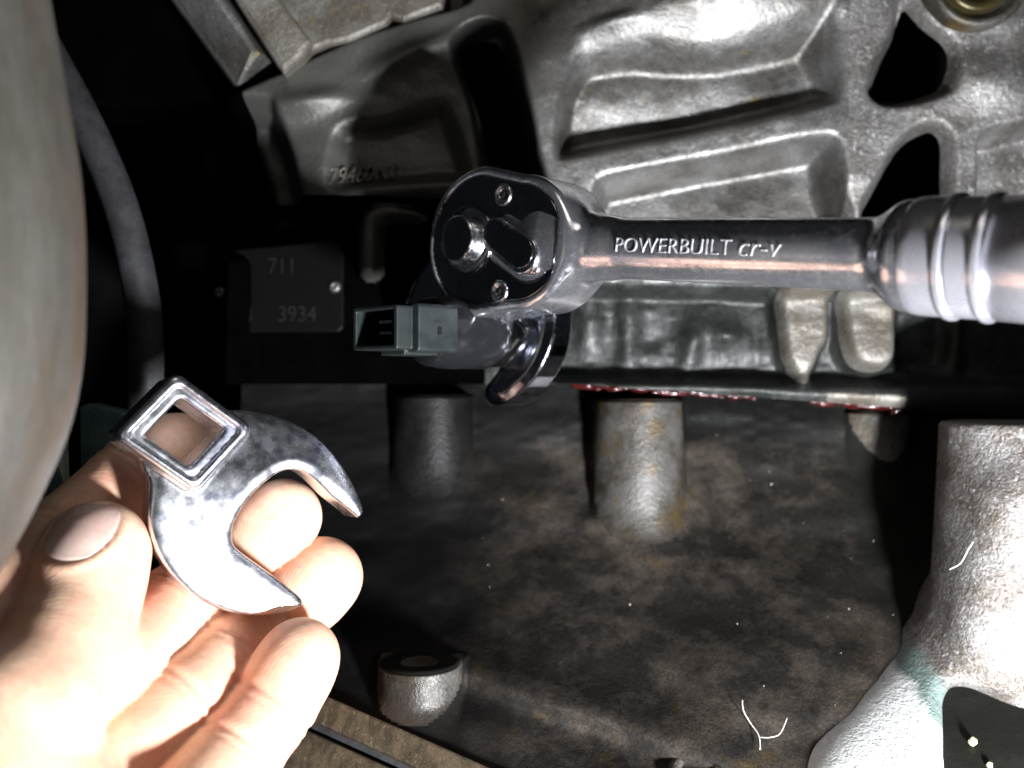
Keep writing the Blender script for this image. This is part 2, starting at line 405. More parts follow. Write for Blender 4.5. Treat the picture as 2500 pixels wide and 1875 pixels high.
def gauss(px, py, sx, sy, amp, h=PL, rot=0):
    global H
    c = W2([(px, py)], h)[0]; k = (YH-h)/F
    u = (HX-c[0])/k; v = -(HZ-c[1])/k
    ca, sa = math.cos(math.radians(rot)), math.sin(math.radians(rot))
    a = (u*ca+v*sa)/sx; b = (-u*sa+v*ca)/sy
    H = H + amp*np.exp(-(a*a+b*b))
pA = [(1400,112),(1470,85),(1560,70),(1650,80),(1740,80),(1830,60),(1930,25),(2010,-15),(2050,-20),(2066,40),(2068,150),(2062,225),(2030,258),(1900,290),(1700,332),(1520,366),(1380,392),(1352,380),(1352,300),(1366,200)]
wA = .5 + .9*sst((HZ - W2([(0, 250)])[0, 1])/2.2)
dA = pocket(pA, .95 + .28*(1-sst((HZ - W2([(0, 340)])[0, 1])/1.7)), wA)
pB = [(1448,450),(1462,428),(1500,416),(1700,378),(1900,340),(2000,322),(2040,325),(2062,360),(2070,450),(2070,640),(1440,640)]
dB = pocket(pB, 1.3, .62)
pC = [(2217,-10),(2203,61),(2181,108),(2145,202),(2145,224),(2166,246),(2199,250),(2264,235),(2315,213),(2333,174),(2337,127),(2315,87),(2264,47),(2232,0)]
pCo = [(2190,-20),(2170,60),(2140,120),(2112,200),(2118,236),(2150,262),(2200,266),(2275,250),(2330,225),(2345,180),(2348,125),(2322,78),(2272,38),(2235,-20)]
pocket(pCo, 1.2, .55)
pD = [(2275,304),(2242,318),(2217,340),(2203,365),(2185,394),(2163,434),(2141,477),(2116,520),(2130,600),(2300,600),(2322,540),(2324,459),(2326,362),(2322,333),(2311,315),(2293,304)]
pDo = [(2285,290),(2240,300),(2200,325),(2172,360),(2150,400),(2130,440),(2105,490),(2095,560),(2115,620),(2320,620),(2336,540),(2336,459),(2338,362),(2332,325),(2314,302)]
pocket(pDo, 1.2, .5)
pE = [(2392,430),(2390,360),(2400,328),(2425,310),(2470,303),(2640,300),(2640,640),(2392,640)]
pocket(pE, 1.6, .25)
pG = [(1105,95),(1150,55),(1200,48),(1236,70),(1268,149),(1298,273),(1312,358),(1325,470),(1195,470),(1172,380),(1150,260),(1112,160)]
dG = pocket(pG, 2.2, .3)
pI = [(800,350),(815,310),(860,285),(920,285),(1000,262),(1085,240),(1130,330),(1150,440),(1060,452),(920,462),(800,470)]
pocket(pI, .45, .45)
pJ = [(735,500),(820,482),(960,470),(1100,460),(1330,470),(1340,640),(1330,1100),(560,1100),(560,530),(690,520)]
pocket(pJ, 1.3, .35, smooth=False)
pK = [(770,525),(845,520),(850,590),(770,595)]
pocket(pK, 1.2, .2)
pL = [(868,660),(868,530),(890,500),(960,492),(1020,500),(1030,522),(960,528),(925,545),(920,660)]
dL = raised(pL, .9, .3)
pM = [(560,640),(700,610),(860,640),(860,900),(520,900),(520,660)]

pN = [(300,-150),(560,225),(668,232),(690,290),(722,380),(745,480),(750,560),(700,620),(560,640),(540,1100),(250,1100)]
pocket(pN, 1.5, .55, smooth=False)
pO = [(200,-150),(540,240),(600,330),(640,430),(650,520),(540,640),(500,1100),(150,1100)]
pocket(pO, 4.0, .9, smooth=False)
pT = [(100,-300),(1170,-300),(1150,0),(1100,22),(980,55),(870,92),(780,130),(700,168),(620,205),(555,232),(100,250)]
pocket(pT, 3.2, .35, smooth=False)
gauss(1780, -15, 270, 80, .55); gauss(1490, 60, 70, 18, .25, rot=-12)
gauss(760, 250, 90, 26, .28, rot=-8); gauss(1010, 130, 120, 20, .2, rot=-22)
pR = [(1330,690),(1900,700),(2640,700),(2640,952),(1330,940)]
dR = pocket(pR, .75, .35, smooth=False)
pP1 = [(1905,600),(2028,600),(2030,700),(2028,820),(2010,850),(1990,900),(1970,930),(1945,930),(1925,890),(1912,840)]
dP1 = raised(pP1, .75, .30)
pP2 = [(2052,600),(2190,600),(2192,740),(2190,850),(2172,895),(2130,908),(2085,893),(2062,850),(2054,780)]
dP2 = raised(pP2, .95, .40)
gauss(1780, 815, 45, 32, .45); gauss(1700, 840, 28, 70, .3, rot=12); gauss(1540, 800, 30, 130, .25); gauss(1440, 760, 40, 110, .3)
gauss(2360, 800, 14, 100, .3); pocket([(2210,720),(2340,720),(2345,900),(2215,905)], .3, .3)
raised([(1300,915),(1700,928),(2300,955),(2640,960),(2640,1000),(2300,995),(1700,962),(1300,945)], .28, .4, smooth=False)
gauss(2420, 190, 90, 60, .25)
kb = np.hanning(9)[1:-1]; kb /= kb.sum()
Hp = np.pad(H, 3, 'edge'); Hp = np.apply_along_axis(lambda a: np.convolve(a, kb, 'valid'), 0, Hp); H = np.apply_along_axis(lambda a: np.convolve(a, kb, 'valid'), 1, Hp)
H += np.where(HZ < W2([(0, 690)])[0, 1], lowfreq(HX.shape, 30, .03) + lowfreq(HX.shape, 90, .006), 0)
YV = YH - H
GX, GZ = HX.astype(float).copy(), HZ.astype(float).copy()
seam_py = lambda px: 938 + np.maximum(px-1400, 0)*.072
dS = (HZ - (937.5 - seam_py(1250 + HX/26.0*F))/F*26.0)
CUTS = [poly_sdf(catmull(W2(pC), 3), HX, HZ)+.1, poly_sdf(catmull(W2(pD), 3), HX, HZ)+.1, dG+.17, dS]
for c_ in CUTS + [dP1-.02, dP2-.02]:
    a_x, a_z = np.gradient(c_, HRES); nrm = np.maximum(a_x**2 + a_z**2, .3)
    k_ = np.abs(c_) < HRES*.8
    GX[k_] -= (c_*a_x/nrm)[k_]; GZ[k_] -= (c_*a_z/nrm)[k_]
h_x, h_z = np.gradient(H, HRES); YV = YH - (H + np.clip(h_x*(GX-HX) + h_z*(GZ-HZ), -.15, .15))
# outward normal of the relief (towards the camera, -Y)
gx, gz = np.gradient(H, HRES)
HN = np.stack([-gx, -np.ones_like(gx), -gz], -1); HN /= np.linalg.norm(HN, axis=-1, keepdims=True)
def cellmask(a): return (a[:-1, :-1] + a[1:, :-1] + a[:-1, 1:] + a[1:, 1:]) / 4
cx, cz = cellmask(HX), cellmask(HZ)
hole = np.zeros(cx.shape, bool)
for c_ in CUTS: hole |= cellmask(c_) < 0
lab = np.zeros(cx.shape, int)                                   # 0 dark left wall
lab[cx > W2([(1215, 0)])[0, 0] + (cz < 4) * 0] = 1                # 1 clean right web
lab[(cellmask(dA) < -.25)] = 2; lab[(cellmask(dB) < -.3)] = 3
lab[(lab == 1) & (cx > W2([(2070, 0)])[0, 0])] = 4               # rough web
low = cz < W2([(0, 688)])[0, 1]
lab[low & (cx > W2([(1180, 0)])[0, 0])] = 5
lab[(cellmask(dP1) < .02) & low] = 6; lab[(cellmask(dP2) < .02) & low] = 7
lab[(cellmask(dL) < .05)] = 8
pSd = poly_sdf(W2([(2012,958),(2200,966),(2204,1010),(2016,998)]), cx, cz); lab[pSd < 0] = 10
lab[(lab == 0) & ((cz < W2([(0, 476)])[0, 1]) | (cx < W2([(590, 0)])[0, 0]))] = 9  # lower left wall, its shade painted in as near-black colour
lab[hole] = -1
idxg = np.arange(HX.size).reshape(HX.shape)
quads = np.stack([idxg[:-1, :-1], idxg[1:, :-1], idxg[1:, 1:], idxg[:-1, 1:]], -1)
HV = np.stack([GX, YV, GZ], -1).reshape(-1, 3); HNf = HN.reshape(-1, 3)
housing = thing('gearbox_housing', 'cast aluminium gearbox housing with thick ribs and recessed panels filling the upper background', 'engine casing', (3, 27, 4))
def submesh(name, k, mat, label=None):
    q = quads[lab == k]; u, inv = np.unique(q, return_inverse=True)
    o = mesh_obj(name, HV[u], inv.reshape(q.shape), mat, housing, HNf[u])
    if label: o['label'] = label
    return o
submesh('casing_wall', 0, M['alu'], 'darker left wall of the casing'); submesh('casing_wall', 9, M['dark'], 'lower left wall of the casing with shade painted near black'); submesh('seam_pad', 10, M['pillar'], 'light scuffed pad on the seam'); submesh('rib_web', 1, M['alu'], 'clean grey ribs around the long panels')
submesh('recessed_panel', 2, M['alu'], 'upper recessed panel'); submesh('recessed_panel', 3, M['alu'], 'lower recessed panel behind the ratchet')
submesh('rough_web', 4, M['rough_alu'], 'sparkling rough cast web with black holes'); submesh('lower_wall', 5, M['grime'], 'grimy dark green lower wall')
submesh('pillar', 6, M['pillar'], 'narrow scuffed pillar'); submesh('pillar', 7, M['pillar'], 'wide pillar with a rounded foot'); submesh('bracket_rib', 8, M['alu'], 'hooked rib')

# raised casting number
def rel_h(px, py, h):                                   # depth of the relief under a photo pixel
    for _ in range(6):
        c = W2([(px, py)], h)[0]
        i = int(np.clip(round((c[0]-hx[0])/HRES), 0, len(hx)-1)); j = int(np.clip(round((c[1]-hz[0])/HRES), 0, len(hz)-1))
        h = H[i, j]
    return h
tv, tf = text_mesh("79460N1", shear=.25, extrude_=.6, offset=.0)
tv = fit(tv, 803, 968, 0, 40)
q = []
for x, y, z in tv:
    py = 452 - y - (x-803)*.10
    hh = .6*rel_h(x, 428, .6) + .4*rel_h(885, 430, .6)
    q.append(P(x, py, YH - hh - .03 - (.15 if z > 0 else -.1)))
mesh_obj('raised_number', q, tf, M['pillar'], housing, smooth=False)  # lighter metal on the digits imitates light catching their edges

# riveted data plate
dp_Y = YH - rel_h(690, 760, .3) - .25
pl = thing('data_plate', 'dark stamped identification plate riveted low on the left of the gearbox housing', 'metal plate', tuple(P(685, 800, dp_Y)))
out = [(838,620),(838,800),(826,811),(540,811),(530,800),(530,622),(545,612),(680,600),(805,586),(828,594)]
V, Fc = prism([P(x, y, dp_Y) for x, y in out], (0, .15, 0), .05)
mesh_obj('plate_body', V, Fc, M['tin'], pl, smooth=False)
for s, x0, x1, y in (("711", 655, 715, 668), ("8", 600, 615, 785), ("3934", 680, 772, 785)):
    tv, tf = text_mesh(s, extrude_=.03); tv = fit(tv, x0, x1, 0, 38)
    o = mesh_obj('stamped_number', [P(x, y - yy, dp_Y - .03 if z > 0 else dp_Y + .02) for x, yy, z in tv], tf, M['stamp'], pl, smooth=False)
for x, y in ((818, 700), (538, 715)):
    V, Fc = lathe([(.16, .0), (.15, .06), (.09, .10), (.05, .10), (.05, .03), (.0, .03)], 20)
    R = frame((0, -1, 0)); mesh_obj('rivet', V @ R.T + P(x, y, dp_Y), Fc, M['alu'], pl)

# round plug at the top right
bp_ = P(2390, -60, 25.3)
plug = thing('round_plug', 'round plug with yellow centre set in the web at the top right corner', 'plug', tuple(bp_))
R = frame((0.02, -1, -.05))
V, Fc = lathe([(1.36, -1.2), (1.33, .0), (1.25, .10), (1.18, .12), (1.1, .06), (1.02, -.1), (.9, -.15)], 64); mesh_obj('plug_ring', V @ R.T + bp_, Fc, M['boss'], plug)
V, Fc = lathe([(.92, -.4), (.9, -.02), (.84, .05), (.7, .05), (.62, -.08), (.3, -.1), (0.001, -.1)], 64); mesh_obj('plug_centre', V @ R.T + bp_, Fc, M['brass'], plug)

# ------------------------------------------------------------------ upper left bracket
br = thing('mounting_bracket', 'worn grey bracket of angled bars above the gearbox seam at the upper left', 'bracket', tuple(P(650, 80, 25.5)))
def slab(name, pts, Y, depth, mat, parent, bevel=.12, label=None):
    V, Fc = prism([P(x, y, Yd) for (x, y), Yd in zip(pts, Y if hasattr(Y, '__len__') else [Y]*len(pts))], depth, bevel)
    o = mesh_obj(name, V, Fc, mat, parent, smooth=False)
    if label: o['label'] = label
    return o
slab('angled_bar', [(372,-60),(512,-60),(640,128),(578,214),(566,206)], [25.6,25.2,25.6,26.0,26.0], (.1, 2.5, 0), M['alu'], br, .22)
slab('angled_bar', [(535,-60),(640,-60),(760,100),(735,140),(690,176),(676,160)], [25.0,25.0,25.3,25.3,25.3,25.3], (0, 2.5, 0), M['pillar'], br, .15)
slab('bracket_plate', [(625,-60),(1090,-60),(1080,15),(985,52),(955,40),(945,58),(850,100),(800,108),(758,126)], 25.7, (0, 2.0, 0), M['pillar'], br, .12)
slab('rear_plate', [(120,-80),(372,-80),(560,200),(540,240),(420,255),(150,260)], [28.5]*6, (0, 1.5, 0), M['dark'], br, .15)

# ------------------------------------------------------------------ lower crankcase
BRES = .05
bx = np.arange(-7.6, 15.5, BRES); bz = np.arange(-8.9, .3, BRES)
BX, BZ = np.meshgrid(bx, bz, indexing='ij')
zk = np.array([-9.5, -8.4, -7.3, -6.4, -5.4, -4.0, -2.6, -1.4, -.6, 0]); yk = np.array([17.6, 19.2, 20.8, 22.2, 23.9, 25.9, 27.0, 27.5, 27.8, 27.9])
ztab = np.linspace(-9.5, 0, 400); ytab = np.interp(ztab, zk, yk)
ker = np.hanning(41); ker /= ker.sum(); ytab = np.convolve(np.pad(ytab, 20, 'edge'), ker, 'valid')
def wallY(z): return np.interp(z, ztab, ytab)
def wpt(px, py):
    Y = 24.0
    for _ in range(40): Y = .5*Y + .5*wallY((937.5-py)/F*Y)
    return P(px, py, Y)
BYw = wallY(BZ) + lowfreq(BX.shape, 9, .10) + lowfreq(BX.shape, 20, .04) + lowfreq(BX.shape, 50, .012)
def ridge(p, q_, wid, amp):
    global BYw
    a = wpt(*p)[[0, 2]]; b = wpt(*q_)[[0, 2]]; e = b-a; L_ = np.linalg.norm(e)
    t = ((BX-a[0])*e[0]+(BZ-a[1])*e[1])/L_**2; d = ((BX-a[0])*-e[1]+(BZ-a[1])*e[0])/L_
    BYw = BYw - amp*np.exp(-(d/wid)**2)*sst(t*4+1)*sst((1-t)*4+1)
ridge((900,1545), (1700,1800), .35, .35); ridge((1000,1640), (1650,1900), .3, -.35)
BOSS = [('a', 1056, 962, 27.7, 1.05), ('b', 1556, 974, 27.0, 1.19), ('c', 2130, 1004, 28.0, .90)]
bosses = []
for k, px, py, Yc, r in BOSS: bosses.append((P(px, py, Yc), r))
bosses.append((np.array([*(P(1024, 1615, 21.9))]), .90))
bosses = [(np.array([c[0], c[1], bz[np.argmin(np.abs(bz-c[2]))] - BRES*.5]), r) for c, r in bosses]
for c, r in bosses:                                              # cast fillet round each boss
    r_ = r*(1 + .035*(c[2]-BZ)); dd = np.abs(BX-c[0]); front = c[1] - np.sqrt(np.maximum(r_**2 - dd**2, 0)); front = np.where(dd < r_, front, c[1] + (dd-r_)*6)
    BYf = smin(BYw, front, .7); BYw = np.where((dd < r*1.7) & (BZ < c[2]), BYf, BYw)
gx, gz = np.gradient(BYw, BRES)
BN = np.stack([gx, -np.ones_like(gx), gz], -1); BN /= np.linalg.norm(BN, axis=-1, keepdims=True)
bi = np.arange(BX.size).reshape(BX.shape); bq = np.stack([bi[:-1, :-1], bi[1:, :-1], bi[1:, 1:], bi[:-1, 1:]], -1)
ea = wpt(640, 1640); eb = wpt(1240, 1908)
ccx, ccz = cellmask(BX), cellmask(BZ)
below = ((eb[0]-ea[0])*(ccz-ea[2]) - (eb[2]-ea[2])*(ccx-ea[0])) < 0
crank = thing('crankcase', 'dark oil-stained lower engine casing sloping out below the red sealant seam', 'engine casing', (4, 25, -4))
BVv = np.stack([BX, BYw, BZ], -1).reshape(-1, 3)
blab = np.where(below, -1, 0); ccy = cellmask(BYw)
def faded(src_, zA, zB):
    m = M[src_].copy(); soak_top(m, zA, zB, (.030, .025, .020)); return m
for i, (c, r) in enumerate(bosses):
    blab[(np.abs(ccx-c[0]) < r*1.02) & (ccz < c[2]+BRES) & (ccy < wallY(ccz)-.22) & (ccz > c[2]-5) & ~below] = i+1
def crank_part(name, k, mat, label=None):
    q = bq[blab == k]; u, inv = np.unique(q, return_inverse=True)
    o = mesh_obj(name, BVv[u], inv.reshape(q.shape), mat, crank, BN.reshape(-1, 3)[u])
    if label: o['label'] = label
    return o
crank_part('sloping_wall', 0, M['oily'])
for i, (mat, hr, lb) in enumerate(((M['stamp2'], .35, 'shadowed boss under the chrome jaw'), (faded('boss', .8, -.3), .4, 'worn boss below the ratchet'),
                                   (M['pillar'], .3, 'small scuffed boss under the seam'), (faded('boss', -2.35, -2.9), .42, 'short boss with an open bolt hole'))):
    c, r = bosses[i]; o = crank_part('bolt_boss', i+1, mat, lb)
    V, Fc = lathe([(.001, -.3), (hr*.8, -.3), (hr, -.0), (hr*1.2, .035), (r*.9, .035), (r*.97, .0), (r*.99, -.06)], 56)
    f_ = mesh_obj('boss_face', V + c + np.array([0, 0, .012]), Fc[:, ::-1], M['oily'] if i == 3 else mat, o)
V, Fc = lathe([(.62, -.4), (.55, .08), (.42, .12), (.34, .05), (.3, -.3), (.001, -.3)], 40); R = frame((-.1, -.45, .9))
mesh_obj('bolt_hole', V @ R.T + wpt(1698, 1892), Fc, M['boss'], crank)
# upper face of the crankcase and the lip along the pan
def bar(name, a, b, n, wid, dep, mat, parent, off=0.0, bev=.06):
    a = np.array(a); b = np.array(b); t = (b-a)/np.linalg.norm(b-a); n = np.array(n, float); n -= t*(n @ t); n /= np.linalg.norm(n); s = np.cross(t, n)
    if s[2] > 0: s = -s
    o_ = [a + s*off, b + s*off, b + s*(off+wid), a + s*(off+wid)]
    V, Fc = prism(o_, -n*dep, bev); return mesh_obj(name, V, Fc, mat, parent, smooth=False)
nn = (-.1, -.75, .45)
bar('machined_lip', ea + np.array([-.6, -.34, .2]), eb + np.array([.6, -.48, -.25]), nn, .58, 1.2, M['tan'], crank, off=-.26)
pan = thing('oil_pan', 'brown metal oil pan flange under the black gasket at the bottom edge', 'oil pan', tuple(ea + np.array([1, 0, -1.5])))
bar('pan_flange', ea + np.array([-.6, -.2, .2]), eb + np.array([.6, -.3, -.25]), nn, 2.6, 1.0, M['tan'], pan, off=.58)
gk = bar('gasket', ea + np.array([-.6, .0, .2]), eb + np.array([.6, -.1, -.25]), nn, .26, .8, M['rubber'], None, off=.325, bev=.03)
tag(gk, 'thin black gasket strip between the crankcase lip and the oil pan flange', 'gasket')

# ------------------------------------------------------------------ mounting leg at the lower right
lc = P(2500, 1030, 23.2)
PSK = catmull(np.array([wpt(px, py)[[0, 2]]*.98 for px, py in ((2385,1330),(2330,1430),(2270,1530),(2185,1640),(2095,1745),(2020,1840),(1975,1960),(2010,2080),(2335,2080),(2350,1880),(2352,1700),(2420,1560))]), 3)
PBD = catmull(np.array([P(px, py, Yd)[[0, 2]] for px, py, Yd in ((2470,1180,21.6),(2400,1300,21.6),(2372,1420,21.5),(2362,1540,21.3),(2366,1610,21.2),(2430,1690,21),(2530,1830,20.9),(2640,1990,20.8),(2780,2000,20.8),(2800,1180,21.6))]), 3)
def f_leg(x, y, z):
    cyl = np.sqrt((x-lc[0])**2 + (y-lc[1])**2) - 1.82 - .05*(lc[2]-z)
    cyl = smax(cyl, z-lc[2], .12); cyl = smax(cyl, (lc[2]-4.6)-z, .8)
    sk = smax(poly_sdf(PSK, x, z), (wallY(z) - .62 - y)*.75, 1.0); sk = smax(sk, y-27, .1)
    bd = smax(poly_sdf(PBD, x, z), 21.25 - y, .9); bd = smax(bd, y-22.9, .3)
    return smin(smin(cyl, bd, 1.0), sk, 1.0)
leg = thing('support_casting', 'pale rough cast engine support spreading down the lower right corner', 'casting', tuple(lc))
V, Q, G = sdf_mesh(f_leg, (4.6, 16.5, -9.5), (14.2, 26.5, lc[2]+.4), .085)
def zone(m, other, c, dirv, w_, ns=1.6, na=1.0, org=lc):
    """blend another colour over the part beyond a plane through c, with a ragged noise border"""
    nt = m.node_tree; N = nt.nodes; L = nt.links; b = N["Principled BSDF"]; tc = [n for n in N if n.type == 'TEX_COORD'][0]
    dv = np.array(dirv, float); dv /= np.linalg.norm(dv)
    dp = N.new("ShaderNodeVectorMath"); dp.operation = 'DOT_PRODUCT'; L.new(tc.outputs["Object"], dp.inputs[0]); dp.inputs[1].default_value = tuple(dv)
    nz = N.new("ShaderNodeTexNoise"); nz.inputs["Scale"].default_value = ns; nz.inputs["Detail"].default_value = 8; L.new(tc.outputs["Object"], nz.inputs["Vector"])
    ad = N.new("ShaderNodeMath"); ad.operation = 'MULTIPLY_ADD'; L.new(nz.outputs["Fac"], ad.inputs[0]); ad.inputs[1].default_value = na; L.new(dp.outputs["Value"], ad.inputs[2])
    o = float(dv @ (np.array(c) - org)) + na*.5
    mr = N.new("ShaderNodeMapRange"); mr.inputs[1].default_value = o - w_; mr.inputs[2].default_value = o + w_; L.new(ad.outputs[0], mr.inputs[0])
    src = b.inputs["Base Color"].links[0].from_socket; mx = N.new("ShaderNodeMix"); mx.data_type = 'RGBA'; L.new(mr.outputs[0], mx.inputs[0]); L.new(src, mx.inputs[6])
    mx.inputs[7].default_value = (*other, 1); L.new(mx.outputs[2], b.inputs["Base Color"])
    mm = N.new("ShaderNodeMapRange"); mm.inputs[3].default_value = b.inputs["Metallic"].default_value; mm.inputs[4].default_value = 0
    if b.inputs["Metallic"].links: L.new(b.inputs["Metallic"].links[0].from_socket, mm.inputs[3])
    L.new(mr.outputs[0], mm.inputs[0]); L.new(mm.outputs[0], b.inputs["Metallic"])
M['leg'] = material('rough_leg_casting', (.30, .285, .275), (.17, .15, .13), (.40, .40, .41), scale=1.2, scale3=6, lo3=.6, hi3=.7, metallic=.4, rough=(.25, .5), bumps=((7, .8, .06), (18, .9, .04)), fine=.4, fscale=12)
zone(M['leg'], (.22, .29, .27), P(2345,1700,20.6), (-1, 0, -.25), .12, na=.5)
zone(M['leg'], (.90, .92, .90), P(2275,1690,20.4), (-1, 0, -.35), .14, na=.7)
mesh_obj('casting_body', V, Q, M['leg'], leg, G)
zone(M['oily'], (.012, .012, .010), P(2300,1700,20.5), (1, 0, 0), .3, org=np.array([4, 25, -4]))  # crankcase wall blended darker from the support rightwards

# ------------------------------------------------------------------ sealant bead along the seam
sr = random.Random(5); sph = []
for i in range(230):
    t = sr.random(); px = 1395 + t*(2215-1395)
    if 1620 < px < 1700 and sr.random() < .6: continue
    if 1850 < px < 1980 and sr.random() < .85: continue
    py = np.interp(px, [1395, 1500, 1620, 1800, 2000, 2200], [937, 945, 956, 966, 982, 998]) + sr.gauss(0, 4)
    sph.append((P(px, py, 25.98 + sr.uniform(-.1, .1)), sr.uniform(.016, .042)*(1.25 if px > 2000 or px < 1520 else .9)))
def f_seal(x, y, z):
    d = None
    for c, r in sph:
        e = np.sqrt(((x-c[0])*.4)**2 + (y-c[1])**2 + (z-c[2])**2) - r; d = e if d is None else smin(d, e, .08)
    return d
V, Q, G = sdf_mesh(f_seal, (1.2, 25.6, -1.1), (11.2, 26.4, .25), .04, 1)
tag(mesh_obj('sealant_bead', V, Q, M['sealant'], None, G), 'lumpy dark red sealant squeezed out along the horizontal casing seam', 'sealant')

# ------------------------------------------------------------------ left: hose, pipe, teal bracket
pth = catmull([P(80,60,25), P(165,215,24.6), P(228,340,24.3), P(290,490,24), P(330,640,23.8), P(352,780,23.7), P(356,930,23.7), P(350,1080,23.8)], 6, False)
V, Fc = tube(pth, .41, 24); hs = mesh_obj('rubber_hose', V, Fc, M['rubber']); tag(hs, 'dusty grey rubber hose curving down behind the pale pipe', 'hose')
pth = catmull([P(-370,-500,13.2), P(-338,-150,13.1), P(-294,150,13), P(-242,450,13), P(-232,700,13), P(-246,900,13), P(-304,1050,13), P(-384,1200,13), P(-480,1340,13), P(-680,1600,13)], 6, False)
V, Fc = tube(pth, 2.18, 64); pp = mesh_obj('exhaust_pipe', V, Fc, M['pipe']); tag(pp, 'large pale grey metal pipe with brown heat stains along the left edge', 'pipe')
tb = thing('teal_bracket', 'chipped teal metal bracket between the pale pipe and the held crowfoot', 'bracket', tuple(P(200, 1080, 21.5)))
slab('bracket_face', [(176,1000),(215,985),(300,1005),(330,1060),(300,1300),(180,1300)], 21.6, (0, .6, 0), M['teal'], tb, .06)
slab('pale_edge', [(120,1040),(150,1030),(157,1300),(90,1300)], 20.9, (0, .4, 0), M['pale'], tb, .04)
slab('rail', [(165,985),(176,1000),(180,1300),(168,1300)], 21.2, (0, .6, 0), M['dark'], tb, .03)
slab('lower_lobe', [(60,1120),(112,1135),(128,1180),(128,1240),(80,1300),(40,1300)], 20.4, (0, .5, 0), M['teal'], tb, .05)

# ------------------------------------------------------------------ ratchet
th = math.radians(42)
xa = np.array([math.cos(th), -math.sin(th), -.113]); xa /= np.linalg.norm(xa)
za = np.array([-math.sin(th), -math.cos(th), 0.0]); za -= xa*(za @ xa); za /= np.linalg.norm(za)
ya = np.cross(za, xa)
RC = P(1206, 590, 21.0)
MR = Matrix(((xa[0], ya[0], za[0], RC[0]), (xa[1], ya[1], za[1], RC[1]), (xa[2], ya[2], za[2], RC[2]), (0, 0, 0, 1)))
rat = thing('ratchet_wrench', 'chrome ratchet wrench with oval head lying across the engine, handle running off the right edge', 'ratchet', matrix=MR)
def head2(x, y, g=0.0):
    return cone(x, y, 0*x, (-.46, 0, 0), (.62, 0, 0), 1.62-g, 1.42-g)
def f_rat(x, y, z):
    hd = extrude(head2(x, y), z, -1.5, 0.0, .16)
    # plate recess and the drive hole
    hd = smax(hd, -extrude(head2(x, y, .19), z, -.06, .4, .01), .02)
    neck = cone(x, y, z, (1.2, 0, -.78), (2.35, 0, -.78), .80, .61)
    sh = cone(x, y, z, (2.2, 0, -.78), (8.4, 0, -.78), .60, .61)
    d = smin(hd, neck, .45); d = smin(d, sh, .25)
    fl = cone(x, y, z, (8.5, 0, -.78), (9.0, 0, -.78), .9, .9); fl = smax(fl, 8.12-x, .35)
    return smin(d, fl, .35)
V, Q, G = sdf_mesh(f_rat, (-2.4, -1.9, -1.8), (8.8, 1.9, .25), .05)
mesh_obj('head_and_shank', V, Q, M['chrome'], rat, G, local=True)
# face plate with drive hole and lever pocket
LP0, LP1 = (-.10, .12), (1.02, -.36)
def f_plate(x, y, z):
    d = extrude(head2(x, y, .215), z, -.25, -.01, .02)
    d = smax(d, -(np.sqrt((x+.80)**2 + (y-.02)**2) - .74), .03)
    d = smax(d, -smax(cone(x, y, 0*z, (.25, .05, 0), (1.0, -.28, 0), .52, .55), -.16-z, .02), .03)
    return d
V, Q, G = sdf_mesh(f_plate, (-2.1, -1.7, -.3), (2.1, 1.7, .1), .035)
mesh_obj('face_plate', V, Q, M['plate'], rat, G, local=True)
V, Fc = lathe([(.76, -.5), (.75, .0), (.735, .03), (.70, .03), (.69, -.0), (.68, -.32), (.001, -.32)], 56)
mesh_obj('drive_collar', V + np.array([-.80, .02, 0]), Fc, M['plate'], rat, local=True)
V, Fc = lathe([(.53, -.35), (.53, .0), (.50, .02), (.50, .30), (.49, .33), (.46, .35)], 64)
o = mesh_obj('drive_button', V + np.array([-.80, .02, 0]), Fc, M['satin'], rat, local=True)
V, Fc = lathe([(.462, .33), (.46, .352), (.44, .360), (.2, .362), (.001, .362)], 64)
o = mesh_obj('button_face', V + np.array([-.80, .02, 0]), Fc, M['plate'], o, local=True)
for x, y in ((.15, .98), (.27, -1.03)):
    V, Fc = lathe([(.24, -.05), (.235, .02), (.20, .045), (.17, .03), (.155, .015), (.10, .01), (.085, -.06), (.001, -.06)], 32)
    sw = mesh_obj('screw', V + np.array([x, y, 0]), Fc, M['satin'], rat, local=True)
    V, Fc = lathe([(.09, .0), (.08, .012), (.001, .012)], 6)
    mesh_obj('screw_socket', V + np.array([x, y, 0.002]), Fc, M['black'], sw, local=True)
def f_lev(x, y, z):
    d = cone(x, y, 0*z, LP0, (.85, -.24, 0), .33, .30) if False else cone(x, y, 0*z, (.10, .14, 0), (.93, -.26, 0), .36, .41)
    d = extrude(d, z, -.2, .15, .06)
    t = extrude(cone(x, y, 0*z, (1.0, -.48, 0), (1.2, -.52, 0), .17, .14), z, -.2, .07, .05)
    return smin(d, t, .08)
V, Q, G = sdf_mesh(f_lev, (-.6, -.9, -.3), (1.6, .6, .3), .025)
lev = mesh_obj('reverse_lever', V, Q, M['satin'], rat, G, local=True)
def f_lf(x, y, z): return extrude(cone(x, y, 0*z, (.10, .16, 0), (.92, -.22, 0), .28, .32), z, .10, .168, .012)
V, Q, G = sdf_mesh(f_lf, (-.6, -.9, .05), (1.6, .6, .22), .025)
mesh_obj('lever_face', V, Q, M['plate'], lev, G, local=True)
def on_x(V):                                            # lathe axis Z -> local X
    return np.stack([V[:, 2], V[:, 1], -V[:, 0] - .78], 1)
